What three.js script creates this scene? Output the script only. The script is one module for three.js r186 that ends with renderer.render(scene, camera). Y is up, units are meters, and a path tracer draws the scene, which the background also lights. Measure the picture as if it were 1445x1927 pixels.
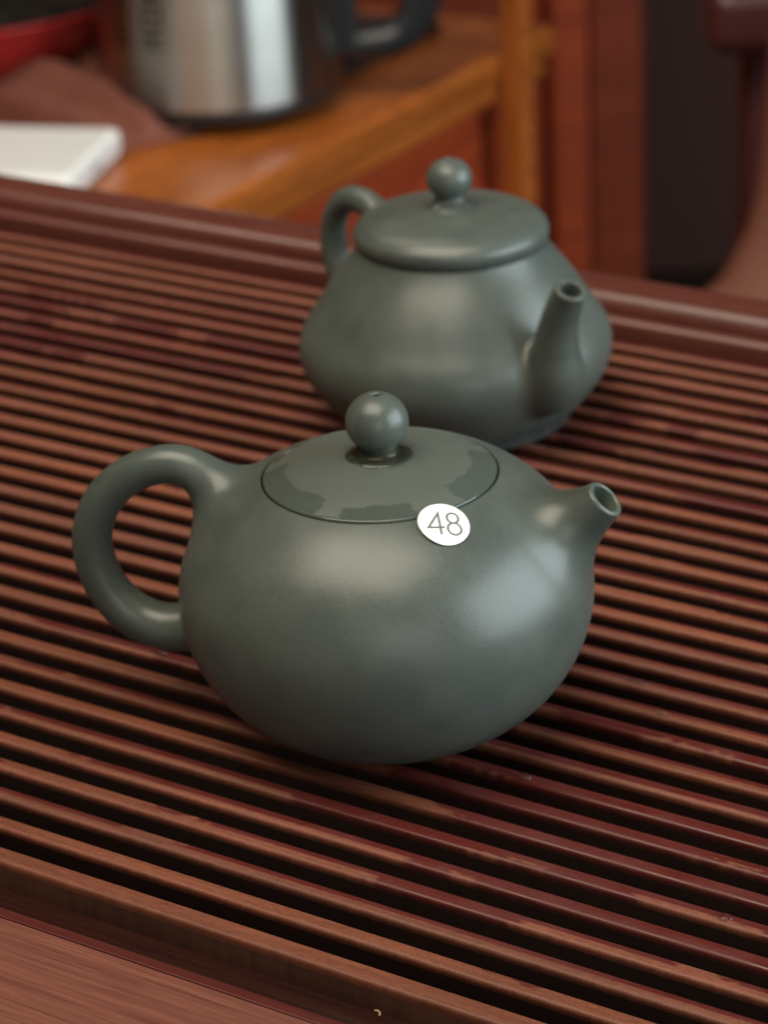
import * as THREE from 'three';
import { RoundedBoxGeometry } from 'three/addons/geometries/RoundedBoxGeometry.js';
import { mergeGeometries } from 'three/addons/utils/BufferGeometryUtils.js';
import { RectAreaLightUniformsLib } from 'three/addons/lights/RectAreaLightUniformsLib.js';

// ---------------------------------------------------------------- camera, lights, exposure
const RAD = Math.PI / 180;
const scene = new THREE.Scene();
const camera = new THREE.PerspectiveCamera(20.98, 767 / 1024, 0.02, 30);
camera.position.set(0, 0.31548, 0.56858);
camera.rotation.set(-24.671 * RAD, 0, -2.846 * RAD, 'YXZ');
camera.focus = 0.563;
const APERTURE = 0.0048;                                   // metres across
camera.userData.fStop = camera.getFocalLength() / 1000 / APERTURE;

const renderer = new THREE.WebGLRenderer({ antialias: true });
renderer.toneMapping = THREE.LinearToneMapping;
renderer.toneMappingExposure = 1;
renderer.shadowMap.enabled = true;

scene.background = new THREE.Color().setRGB(0.022, 0.019, 0.017);   // what the dim room gives back
RectAreaLightUniformsLib.init();
const LAMPS = [
  { name: 'window', label: 'tall daylit window to the right of the tea tray, beyond the picture', at: [1.45, 0.52, 0.36], to: [0, 0.05, -0.05], w: 1.55, h: 1.2, c: [0.8, 0.94, 1.0], L: 5.6 },
  { name: 'window', label: 'broad window with a dim overcast view behind the viewer, beyond the picture', at: [0.3, 0.6, 2.4], to: [0.1, 0.1, 0], w: 1.5, h: 1.3, c: [0.97, 0.99, 0.95], L: 0.7 },
  { name: 'added_fill_panel', label: 'warm ceiling light panel straight above the tea tray, beyond the picture', at: [-0.3, 1.5, 0.32], to: [-0.14, 0, 0], w: 1.4, h: 1.05, c: [1.0, 0.89, 0.71], L: 5.8 },
  { name: 'added_fill_panel', label: 'small warm fill panel added to light the kettle table, unseen beyond the picture', at: [-0.3, 0.8, -0.55], to: [-0.1, -0.1, -1.9], w: 0.7, h: 0.4, c: [1.0, 0.9, 0.76], L: 9 },  // added fill panel, aimed to light the back table and miss the pots
];

// ---------------------------------------------------------------- helpers
function rng(seed) { let s = seed >>> 0; return () => { s = (s + 0x6d2b79f5) >>> 0; let t = s; t = Math.imul(t ^ (t >>> 15), t | 1); t ^= t + Math.imul(t ^ (t >>> 7), t | 61); return ((t ^ (t >>> 14)) >>> 0) / 4294967296; }; }
const R0 = rng(7);
const clamp = (x, a, b) => Math.max(a, Math.min(b, x));
const smooth = (a, b, x) => { const t = clamp((x - a) / (b - a), 0, 1); return t * t * (3 - 2 * t); };
const mix = (a, b, t) => a + (b - a) * t;
// periodic value noise on an integer lattice
function makeNoise(seed, px, py) {
  const r = rng(seed), g = new Float32Array(px * py); for (let i = 0; i < g.length; i++) g[i] = r();
  return (x, y) => {
    const xi = Math.floor(x), yi = Math.floor(y); let fx = x - xi, fy = y - yi; fx = fx * fx * (3 - 2 * fx); fy = fy * fy * (3 - 2 * fy);
    const X0 = ((xi % px) + px) % px, X1 = (X0 + 1) % px, Y0 = ((yi % py) + py) % py, Y1 = (Y0 + 1) % py;
    return mix(mix(g[Y0 * px + X0], g[Y0 * px + X1], fx), mix(g[Y1 * px + X0], g[Y1 * px + X1], fx), fy);
  };
}
const enc = (c) => { c = clamp(c, 0, 1); return Math.round(255 * (c <= 0.0031308 ? c * 12.92 : 1.055 * Math.pow(c, 1 / 2.4) - 0.055)); };
function texture(w, h, fill, srgb) {                        // fill(x, y) gives linear [r, g, b]
  const d = new Uint8Array(w * h * 4);
  for (let y = 0; y < h; y++) for (let x = 0; x < w; x++) {
    const c = fill(x, y), i = (y * w + x) * 4;
    for (let k = 0; k < 3; k++) d[i + k] = srgb ? enc(c[k]) : Math.round(255 * clamp(c[k], 0, 1));
    d[i + 3] = 255;
  }
  const t = new THREE.DataTexture(d, w, h, THREE.RGBAFormat);
  t.wrapS = t.wrapT = THREE.RepeatWrapping; t.magFilter = THREE.LinearFilter; t.minFilter = THREE.LinearFilter;
  if (srgb) t.colorSpace = THREE.SRGBColorSpace;
  t.needsUpdate = true; return t;
}
const taken = {};
function numbered(n) { taken[n] = (taken[n] ?? -1) + 1; return taken[n] ? `${n}_${String(taken[n]).padStart(3, '0')}` : n; }
function tag(o, label, category, group) { if (label) o.userData.label = label; if (category) o.userData.category = category; if (group) o.userData.group = group; return o; }
function thing(name, label, category, pos = [0, 0, 0], group) { const o = new THREE.Group(); o.name = numbered(name); o.position.set(...pos); scene.add(o); return tag(o, label, category, group); }
function part(name, geo, mat, parent) { const m = new THREE.Mesh(geo, mat); m.name = name; m.castShadow = m.receiveShadow = true; parent.add(m); return m; }
function struct(name, geo, mat) { const m = new THREE.Mesh(geo, mat); m.name = name; m.userData.kind = 'structure'; m.castShadow = m.receiveShadow = true; scene.add(m); return m; }
const lathe = (pts, n = 96) => new THREE.LatheGeometry(pts.map((p) => new THREE.Vector2(Math.max(p[0], 1e-5), p[1])), n);
const rgb = (r, g, b) => new THREE.Color().setRGB(r, g, b);
const std = (o) => new THREE.MeshStandardMaterial(o);
const phys = (o) => new THREE.MeshPhysicalMaterial(o);
function box(w, h, d, x, y, z, r = 0.0015, seg = 2) { const g = new RoundedBoxGeometry(w, h, d, seg, Math.min(r, w / 2.01, h / 2.01, d / 2.01)); g.translate(x, y, z); return g; }
// an outline (z, y) drawn out along x: rail and slat sections; u runs along x in metres, v round the outline
function section(outline, x0, x1, vAt, smoothAngle = 40) {
  const n = outline.length, pos = [], nor = [], uv = [], L = [0];
  for (let i = 1; i <= n; i++) { const a = outline[i - 1], b = outline[i % n]; L.push(L[i - 1] + Math.hypot(b[0] - a[0], b[1] - a[1])); }
  const fn = outline.map((a, i) => { const b = outline[(i + 1) % n], l = Math.hypot(b[0] - a[0], b[1] - a[1]); return [(b[1] - a[1]) / l, -(b[0] - a[0]) / l]; });
  const ca = Math.cos(smoothAngle * RAD);
  const join = (f, g) => { if (f[0] * g[0] + f[1] * g[1] < ca) return f; const x = f[0] + g[0], y = f[1] + g[1], l = Math.hypot(x, y); return [x / l, y / l]; };
  for (let i = 0; i < n; i++) {
    const a = outline[i], b = outline[(i + 1) % n], na = join(fn[i], fn[(i + n - 1) % n]), nb = join(fn[i], fn[(i + 1) % n]);
    const va = vAt ? vAt(L[i] / L[n], a) : L[i], vb = vAt ? vAt(L[i + 1] / L[n], b) : L[i + 1];
    const q = [[x0, a, na, va], [x1, a, na, va], [x1, b, nb, vb], [x0, b, nb, vb]];
    for (const k of [0, 1, 2, 0, 2, 3]) { const [x, p, m, v] = q[k]; pos.push(x, p[1], p[0]); nor.push(0, m[1], m[0]); uv.push(x, v); }
  }
  for (const [x, s] of [[x0, -1], [x1, 1]]) {                // ends
    const c = outline.reduce((s2, p) => [s2[0] + p[0] / n, s2[1] + p[1] / n], [0, 0]);
    for (let i = 0; i < n; i++) { const a = outline[i], b = outline[(i + 1) % n]; const t = s > 0 ? [c, b, a] : [c, a, b]; for (const p of t) { pos.push(x, p[1], p[0]); nor.push(s, 0, 0); uv.push(p[0], vAt ? vAt(0.1, null) : p[1]); } }
  }
  const g = new THREE.BufferGeometry();
  g.setAttribute('position', new THREE.Float32BufferAttribute(pos, 3)); g.setAttribute('normal', new THREE.Float32BufferAttribute(nor, 3)); g.setAttribute('uv', new THREE.Float32BufferAttribute(uv, 2));
  // face the triangles the way their normals point
  const P = g.attributes.position.array, N = g.attributes.normal.array, U = g.attributes.uv.array;
  for (let i = 0; i < P.length; i += 9) {
    const ax = P[i + 3] - P[i], ay = P[i + 4] - P[i + 1], az = P[i + 5] - P[i + 2], bx = P[i + 6] - P[i], by = P[i + 7] - P[i + 1], bz = P[i + 8] - P[i + 2];
    const d = (ay * bz - az * by) * N[i] + (az * bx - ax * bz) * N[i + 1] + (ax * by - ay * bx) * N[i + 2];
    if (d < 0) { for (const [A, w] of [[P, 3], [N, 3], [U, 2]]) { const o = i / 3 * w; for (let k = 0; k < w; k++) { const t = A[o + w + k]; A[o + w + k] = A[o + 2 * w + k]; A[o + 2 * w + k] = t; } } }
  }
  return g;
}
// rounded outline: corners given as [z, y, radius], going round
function rounded(corners, seg = 4) {
  const out = [], n = corners.length;
  corners.forEach((c, i) => {
    const p = corners[(i + n - 1) % n], q = corners[(i + 1) % n], r = c[2] || 0;
    if (!r) { out.push([c[0], c[1]]); return; }
    const d1 = [p[0] - c[0], p[1] - c[1]], d2 = [q[0] - c[0], q[1] - c[1]], l1 = Math.hypot(...d1), l2 = Math.hypot(...d2);
    const a = [c[0] + d1[0] / l1 * r, c[1] + d1[1] / l1 * r], b = [c[0] + d2[0] / l2 * r, c[1] + d2[1] / l2 * r];
    for (let k = 0; k <= seg; k++) { const t = k / seg, u = 1 - t; out.push([u * u * a[0] + 2 * u * t * c[0] + t * t * b[0], u * u * a[1] + 2 * u * t * c[1] + t * t * b[1]]); }
  });
  return out;
}

// ---------------------------------------------------------------- lamps
for (const l of LAMPS) {
  const t = thing(l.name, l.label, l.name === 'window' ? 'window' : 'lamp', l.at);
  t.lookAt(...l.to);                                        // a group's +z looks at the target
  const white = std({ color: rgb(0.7, 0.7, 0.68), roughness: 0.5 });
  const b = 0.05;
  part('frame', mergeGeometries([box(l.w + 2 * b, b, 0.06, 0, l.h / 2 + b / 2, -0.035), box(l.w + 2 * b, b, 0.06, 0, -l.h / 2 - b / 2, -0.035), box(b, l.h, 0.06, -l.w / 2 - b / 2, 0, -0.035), box(b, l.h, 0.06, l.w / 2 + b / 2, 0, -0.035)]), white, t);
  const g = new THREE.BoxGeometry(l.w, l.h, 0.012); g.translate(0, 0, -0.012);
  part(l.name === 'window' ? 'pane' : 'diffuser', g, std({ color: rgb(0.6, 0.6, 0.6), roughness: 0.6, emissive: rgb(...l.c), emissiveIntensity: 0.8 }), t);
  const a = new THREE.RectAreaLight(rgb(...l.c), l.L, l.w, l.h); a.name = 'area_light'; a.position.set(...l.at); a.lookAt(...l.to);
  const n = new THREE.Vector3(...l.to).sub(a.position).normalize(); a.position.addScaledVector(n, 0.004); scene.add(a);
}

// ---------------------------------------------------------------- textures
const n8 = makeNoise(11, 8, 8), n16 = makeNoise(12, 16, 16), n64 = makeNoise(13, 64, 64), n256 = makeNoise(14, 256, 256), n512 = makeNoise(15, 512, 512);
const specks = (() => { const r = rng(21), a = new Float32Array(1024 * 1024); for (let k = 0; k < 5200; k++) { const x = Math.floor(r() * 1024), y = Math.floor(r() * 1024), v = r() < 0.6 ? 0.35 + 0.5 * r() : -0.3 - 0.3 * r(), s = 1 + Math.floor(3 * r() * r()); for (let i = 0; i <= s; i++) for (let j = 0; j <= s; j++) a[((y + i) % 1024) * 1024 + ((x + j) % 1024)] = v * (i + j > s ? 0.5 : 1); } return a; })();
const clayGrain = (x, y) => 0.5 * n512(x / 2, y / 2) + 0.3 * n256(x / 4, y / 4) + 0.2 * n64(x / 16, y / 16);
const clayMap = texture(1024, 1024, (x, y) => {
  const g = clayGrain(x, y), b = 0.6 * n8(x / 128, y / 128) + 0.4 * n16(x / 64, y / 64), s = specks[y * 1024 + x];
  const v = 0.86 + 0.22 * (g - 0.5) + 0.3 * (b - 0.5) + 0.8 * s;
  return [v * (1 + 0.05 * (b - 0.5)), v, v * (1 - 0.04 * (b - 0.5))];
}, true);
const clayRough = texture(1024, 1024, (x, y) => { const g = clayGrain(x, y), b = n16(x / 64, y / 64); const v = 0.86 + 0.16 * (g - 0.5) + 0.14 * (b - 0.5); return [v, v, v]; });
const clayBump = texture(1024, 1024, (x, y) => { const v = 0.5 + 0.5 * (clayGrain(x + 300, y) - 0.5) + 0.4 * specks[y * 1024 + x] * 0.6; return [v, v, v]; });
const CLAY_TILE = 0.07;
const clay = phys({ color: rgb(0.086, 0.101, 0.087), map: clayMap, roughness: 0.39, roughnessMap: clayRough, bumpMap: clayBump, bumpScale: 0.00005, specularIntensity: 1 });
const clayWet = phys({ color: rgb(0.045, 0.05, 0.045), map: clayMap, roughness: 0.12, specularIntensity: 1 });

// wood: grain drawn out along u
function woodTexture(seed, c1, c2, fine, w = 1024, h = 256) {
  const a = makeNoise(seed, 8, 64), b = makeNoise(seed + 1, 32, 128), c = makeNoise(seed + 2, 64, 256), e = makeNoise(seed + 3, 4, 16);
  return texture(w, h, (x, y) => {
    const u = x / w, v = y / h, wob = 3 * e(u * 4, v * 16);
    let t = 0.45 * a(u * 8, v * 64 + wob) + 0.3 * b(u * 32, v * 128 + wob) + 0.25 * c(u * 64, v * 256);
    t = clamp(0.5 + (t - 0.5) * fine, 0, 1);
    return c1.map((q, k) => mix(q, c2[k], t));
  }, true);
}

// ---------------------------------------------------------------- tea tray
const SLAT_N = 33, SLAT_PITCH = 0.010234, SLAT_W = 0.0044, SLAT_FAR = -0.2402, TX0 = -0.47, TX1 = 0.36, TL = TX1 - TX0;
const tray = thing('tea_tray', 'dark red slatted wooden tea tray with a raised frame, under both teapots', 'tea tray');
tray.rotation.y = -33.603 * RAD;
const ROW = 24, AW = 2048, AH = 1024;                       // one strip of the atlas per slat
const slatTex = (() => {
  const r = rng(31), col = new Float32Array(AW * AH * 3), rough = new Float32Array(AW * AH), hgt = new Float32Array(AW * AH);
  const nl = makeNoise(32, 128, 64), nm = makeNoise(33, 512, 64), ng = makeNoise(34, 256, 1024), nf = makeNoise(35, 1024, 1024);
  for (let k = 0; k < SLAT_N; k++) {
    const z = SLAT_FAR + SLAT_PITCH * k, tone = 0.88 + 0.24 * r(), hue = r(), bias0 = 0.1 * (r() - 0.5), split = 0.35 + 0.3 * r();
    for (let j = 0; j < ROW; j++) {
      const s = j / (ROW - 1);
      for (let x = 0; x < AW; x++) {
        const d = TX0 + TL * x / AW;
        // wet where water has been spilt: round both pots and toward the far left; the near left is dry
        let bias = bias0 - 0.125;
        bias += 0.34 * Math.exp(-(((d - 0.09) / 0.1) ** 2) - (((z - 0.0) / 0.075) ** 2));
        bias += 0.3 * Math.exp(-(((d + 0.27) / 0.11) ** 2) - (((z + 0.175) / 0.045) ** 2));
        bias += 0.12 * Math.exp(-(((d - 0.02) / 0.1) ** 2) - (((z + 0.16) / 0.06) ** 2));
        bias += 0.14 * Math.exp(-(((d - 0.02) / 0.07) ** 2) - (((z - 0.055) / 0.02) ** 2));
        bias -= 0.16 * smooth(0.06, 0.095, z);
        bias -= 0.22 * Math.exp(-(((d + 0.16) / 0.08) ** 2) - (((z + 0.05) / 0.06) ** 2));
        const f = 0.72 * nl(d * 19 + k * 7.31, k * 3 + 0.5) + 0.21 * nm(d * 90 + k * 3.7, k * 5 + s * 0.7) + 0.07 * nm(d * 500, k * 9 + s * 5);
        // the far half of a top stays wet longer than the near half
        const e = f - 0.5 + bias + 0.17 * (s > split ? 1 : -1) * (hue > 0.3 ? 1 : 0.3);
        const wet = smooth(0.0, 0.04, e);
        const grain = 0.5 * ng(d * 60, k * 24 + j) + 0.5 * nf(d * 900, k * 24 + j);
        const dusty = nl(d * 40 + 50, k * 2 + 9.5);
        const dry = [0.158, 0.045, 0.021].map((q, c) => q * tone * (0.6 + 0.8 * grain) * (1 + 0.25 * (dusty - 0.5)) * (1 + 0.16 * (nl(d * 45 + 9, k * 2.7) - 0.15) * Math.sin(6.2832 * (d / 0.00125 + 1.2 * s + 2.5 * nm(d * 60, k * 3.1)))));
        if (hue > 0.55) { dry[0] *= 0.96; dry[2] *= 1.14; }
        const wetc = [0.085, 0.014, 0.011].map((q) => q * (0.75 + 0.5 * grain));
        const i = (k * ROW + j) * AW + x;
        if (j < 2 || j > ROW - 3) { for (let c = 0; c < 3; c++) col[i * 3 + c] = (k === SLAT_N - 1 ? [0.075, 0.03, 0.019] : [0.03, 0.011, 0.008])[c] * (0.7 + 0.6 * grain); rough[i] = 0.5; hgt[i] = grain; continue; }   // sides darkened: shade of the gaps put into the colour
        for (let c = 0; c < 3; c++) col[i * 3 + c] = mix(dry[c], wetc[c], wet);
        rough[i] = mix(0.46 + 0.2 * grain, 0.2 + 0.3 * nm(d * 160 + k, k * 11.3 + s * 2) + 0.1 * grain, wet); hgt[i] = mix(grain, 0.5, wet);
      }
    }
  }
  const at = (y) => Math.min(y, SLAT_N * ROW - 1);
  return {
    map: texture(AW, AH, (x, y) => { const i = (at(y) * AW + x) * 3; return [col[i], col[i + 1], col[i + 2]]; }, true),
    rough: texture(AW, AH, (x, y) => { const v = rough[at(y) * AW + x]; return [v, v, v]; }),
    bump: texture(AW, AH, (x, y) => { const v = hgt[at(y) * AW + x]; return [v, v, v]; }),
  };
})();
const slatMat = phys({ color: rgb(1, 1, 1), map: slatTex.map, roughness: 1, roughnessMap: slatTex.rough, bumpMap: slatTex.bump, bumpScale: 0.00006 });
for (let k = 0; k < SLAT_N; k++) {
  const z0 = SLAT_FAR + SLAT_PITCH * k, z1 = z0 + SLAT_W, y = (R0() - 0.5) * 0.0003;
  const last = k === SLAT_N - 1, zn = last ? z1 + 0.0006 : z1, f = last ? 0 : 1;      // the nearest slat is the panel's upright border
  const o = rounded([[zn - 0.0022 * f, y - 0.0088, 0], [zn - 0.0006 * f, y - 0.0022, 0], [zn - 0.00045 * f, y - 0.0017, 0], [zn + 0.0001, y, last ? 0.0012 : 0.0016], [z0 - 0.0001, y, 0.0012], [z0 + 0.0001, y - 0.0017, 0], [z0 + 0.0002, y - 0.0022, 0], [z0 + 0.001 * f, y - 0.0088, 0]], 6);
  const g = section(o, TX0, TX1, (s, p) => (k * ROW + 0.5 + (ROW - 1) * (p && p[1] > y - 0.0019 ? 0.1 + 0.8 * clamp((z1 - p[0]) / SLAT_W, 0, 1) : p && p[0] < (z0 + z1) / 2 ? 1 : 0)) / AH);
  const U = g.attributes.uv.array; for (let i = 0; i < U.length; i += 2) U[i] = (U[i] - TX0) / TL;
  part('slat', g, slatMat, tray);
}
const railMap = woodTexture(41, [0.085, 0.024, 0.018], [0.215, 0.078, 0.05], 1.3);
const railBump = woodTexture(45, [0.3, 0.3, 0.3], [0.7, 0.7, 0.7], 2.2);
railBump.colorSpace = THREE.NoColorSpace;
for (const t of [railMap, railBump]) t.repeat.set(3.2, 30);
const railMat = phys({ color: rgb(1, 1, 1), map: railMap, roughness: 0.38, bumpMap: railBump, bumpScale: 0.00008, clearcoat: 0.15, clearcoatRoughness: 0.25 });
const darkWood = phys({ color: rgb(0.14, 0.1, 0.1), map: railMap, roughness: 0.3 });
// far rail, its bead, near rail, end rails
const shadedRail = phys({ color: rgb(0.62, 0.5, 0.52), map: railMap, roughness: 0.3, bumpMap: railBump, bumpScale: 0.00005, clearcoat: 0.2, clearcoatRoughness: 0.2 });  // darkened copy of the rail wood: the far rail's shade is in the colour
const shadedEdge = phys({ color: rgb(0.075, 0.014, 0.011), roughness: 0.3 });  // shade of the edge turning away, painted as dark red
part('frame_rail', section(rounded([[-0.250, -0.03, 0], [-0.250, 0.0102, 0.006], [-0.2725, 0.0108, 0.009], [-0.2725, -0.05, 0], [-0.262, -0.05, 0]], 8), TX0 - 0.03, TX1 + 0.03), shadedRail, tray);
part('bead', section(rounded([[-0.2450, -0.02, 0], [-0.2450, 0.0042, 0.0022], [-0.2497, 0.0048, 0.0016], [-0.2497, -0.02, 0]], 5), TX0, TX1), shadedRail, tray);
part('frame_rail', section(rounded([[0.17, -0.05, 0], [0.17, 0.0095, 0.006], [0.1211, 0.0102, 0.0008], [0.1211, -0.03, 0], [0.13, -0.05, 0]], 8), TX0 - 0.03, TX1 + 0.03), railMat, tray);
tag(part('shaded_edge', section(rounded([[0.1209, -0.02, 0], [0.1209, 0.0101, 0.0004], [0.1160, 0.0100, 0.0044], [0.1160, -0.02, 0]], 8), TX0 - 0.03, TX1 + 0.03), shadedEdge, tray), 'inner edge of the near rail, its shade put into dark red colour');
part('bead', section(rounded([[0.1157, -0.02, 0], [0.1157, 0.0042, 0.0015], [0.1122, 0.0036, 0.0016], [0.1122, -0.02, 0]], 5), TX0, TX1), shadedRail, tray);
part('groove', section([[0.1120, -0.014], [0.1120, -0.0056], [0.0940, -0.0056], [0.0940, -0.014]], TX0, TX1), darkWood, tray);
for (const s of [0, 1]) part('end_rail', box(0.03, 0.06, 0.366, s ? TX1 + 0.016 : TX0 - 0.016, -0.0215, -0.0664, 0.004), railMat, tray);
part('drip_pan', box(TL, 0.006, 0.362, (TX0 + TX1) / 2, -0.034, -0.066, 0.001), std({ color: rgb(0.03, 0.014, 0.012), roughness: 0.5 }), tray);
for (const [x, z] of [[TX0 + 0.02, -0.23], [TX1 - 0.02, -0.23], [TX0 + 0.02, 0.13], [TX1 - 0.02, 0.13]]) part('leg', box(0.04, 0.7, 0.04, x, -0.4, z, 0.004), railMat, tray);

// water left on the slats, a chip of wood in the groove
const onTray = (o, x, y, z) => { o.position.set(x, y, z).applyEuler(tray.rotation); o.rotation.y = tray.rotation.y; };
{
  const water = phys({ color: rgb(1, 1, 1), roughness: 0.02, ior: 1.33, transmission: 1, thickness: 0.002 });
  const r = rng(52), cap = lathe([[0.001, -0.0002], [0.00098, 0.0001], [0.00085, 0.00042], [0.0006, 0.00062], [0.0003, 0.00072], [0.0001, 0.00074]], 28);
  const first = new THREE.Mesh(cap, water); first.castShadow = first.receiveShadow = true;
  for (const [d, k, l, label] of [
    [0.0417, 19, 3.4, 'longest smear of clear water, on a slat right of the nearer teapot'],
    [0.0532, 20, 1.4, 'small round water drop on a slat right of the nearer teapot'],
    [0.1041, 27, 1.7, 'water drop on a slat close to the lower right edge of the picture'],
    [0.0393, 24, 1.9, 'water drop on the slat just in front of the base of the nearer teapot'],
    [-0.0694, 23, 2.4, 'bright water film on a slat right under the handle of the nearer teapot']]) {
    const o = first.clone(); o.name = numbered('water_drop'); scene.add(o);
    onTray(o, d, 0.0001, SLAT_FAR + SLAT_PITCH * k + 0.002 + 0.0007 * r()); o.scale.set(l, 1 + 0.2 * r(), 0.9 + 0.5 * r());
    tag(o, label, 'water drop', 'water drops on the tray slats');
  }
  const cp = new THREE.TorusGeometry(0.0016, 0.0004, 6, 10, 2.2); cp.scale(1, 1, 0.7); cp.rotateX(-1.2);
  const c = new THREE.Mesh(cp, std({ color: rgb(0.3, 0.18, 0.085), roughness: 0.8 })); c.scale.setScalar(0.6); c.name = 'wood_chip'; c.castShadow = c.receiveShadow = true; scene.add(c);
  onTray(c, 0.0555, -0.0047, 0.0957); tag(c, 'tiny tan curl of wood in the groove inside the near rail', 'wood chip');
}

// ---------------------------------------------------------------- clay pots: a blended solid, meshed and cut
function smin2(a, b, k) { const h = Math.max(k - Math.abs(a - b), 0) / k; return [Math.min(a, b) - h * h * k / 4, h / 2]; }
function tubeField(points, az) {                            // points: [out, up, radius] in the plane at azimuth az
  const c = new THREE.CatmullRomCurve3(points.map((p) => new THREE.Vector3(p[0] * Math.cos(az), p[1], p[0] * Math.sin(az))), false, 'centripetal');
  const rc = new THREE.CatmullRomCurve3(points.map((p, i) => new THREE.Vector3(i, p[2], 0)), false, 'centripetal');
  const N = 90, P = [], T = [], Rr = [];
  for (let i = 0; i <= N; i++) { const t = i / N; const p = c.getPoint(t); P.push(p.x, p.y, p.z); const g = c.getTangent(t); T.push(g.x, g.y, g.z); Rr.push(rc.getPoint(t).y); }
  const lo = [Infinity, Infinity, Infinity], hi = [-Infinity, -Infinity, -Infinity];
  for (let i = 0; i <= N; i++) for (let k = 0; k < 3; k++) { lo[k] = Math.min(lo[k], P[i * 3 + k] - 0.02); hi[k] = Math.max(hi[k], P[i * 3 + k] + 0.02); }
  const f = (x, y, z, out) => {
    if (x < lo[0] || x > hi[0] || y < lo[1] || y > hi[1] || z < lo[2] || z > hi[2]) return 1;
    let best = 1e9, bi = 0, bt = 0;
    for (let i = 0; i < N; i++) {
      const ax = P[i * 3], ay = P[i * 3 + 1], az_ = P[i * 3 + 2], ux = P[i * 3 + 3] - ax, uy = P[i * 3 + 4] - ay, uz = P[i * 3 + 5] - az_;
      const t = clamp(((x - ax) * ux + (y - ay) * uy + (z - az_) * uz) / (ux * ux + uy * uy + uz * uz), 0, 1);
      const dx = x - ax - ux * t, dy = y - ay - uy * t, dz = z - az_ - uz * t, d = dx * dx + dy * dy + dz * dz;
      if (d < best) { best = d; bi = i; bt = t; }
    }
    let tx = 0, ty = 0, tz = 0, cx = 0, cy = 0, cz = 0, r = 0;
    for (const [i, w] of [[bi, 1 - bt], [bi + 1, bt]]) { tx += T[i * 3] * w; ty += T[i * 3 + 1] * w; tz += T[i * 3 + 2] * w; cx += P[i * 3] * w; cy += P[i * 3 + 1] * w; cz += P[i * 3 + 2] * w; r += Rr[i] * w; }
    let dx = x - cx, dy = y - cy, dz = z - cz;
    const inside = (bi > 0 || bt > 0) && (bi < N - 1 || bt < 1);
    if (inside) { const l = Math.hypot(tx, ty, tz), q = (dx * tx + dy * ty + dz * tz) / (l * l); dx -= q * tx; dy -= q * ty; dz -= q * tz; }
    const d = Math.hypot(dx, dy, dz) || 1e-9;
    if (out) { out[0] = dx / d; out[1] = dy / d; out[2] = dz / d; }
    return d - r;
  };
  f.curve = c; f.lo = lo; f.hi = hi; return f;
}
function blend(body, tubes, kAt) {                           // tubes: fields; returns field(x, y, z, out)
  const nb = [0, 0, 0], nt = [0, 0, 0];
  return (x, y, z, out) => {
    let d = body(x, y, z, out ? nb : null), n = out ? [nb[0], nb[1], nb[2]] : null;
    tubes.forEach((t, i) => {
      const e = t(x, y, z, out ? nt : null); if (e > 0.5) return;
      const [m, w] = smin2(d, e, kAt[i](x, y, z)); const wa = d < e ? 1 - w : w;
      if (out) for (let k = 0; k < 3; k++) n[k] = n[k] * wa + nt[k] * (1 - wa);
      d = m;
    });
    if (out) { const l = Math.hypot(...n) || 1; for (let k = 0; k < 3; k++) out[k] = n[k] / l; }
    return d;
  };
}
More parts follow.
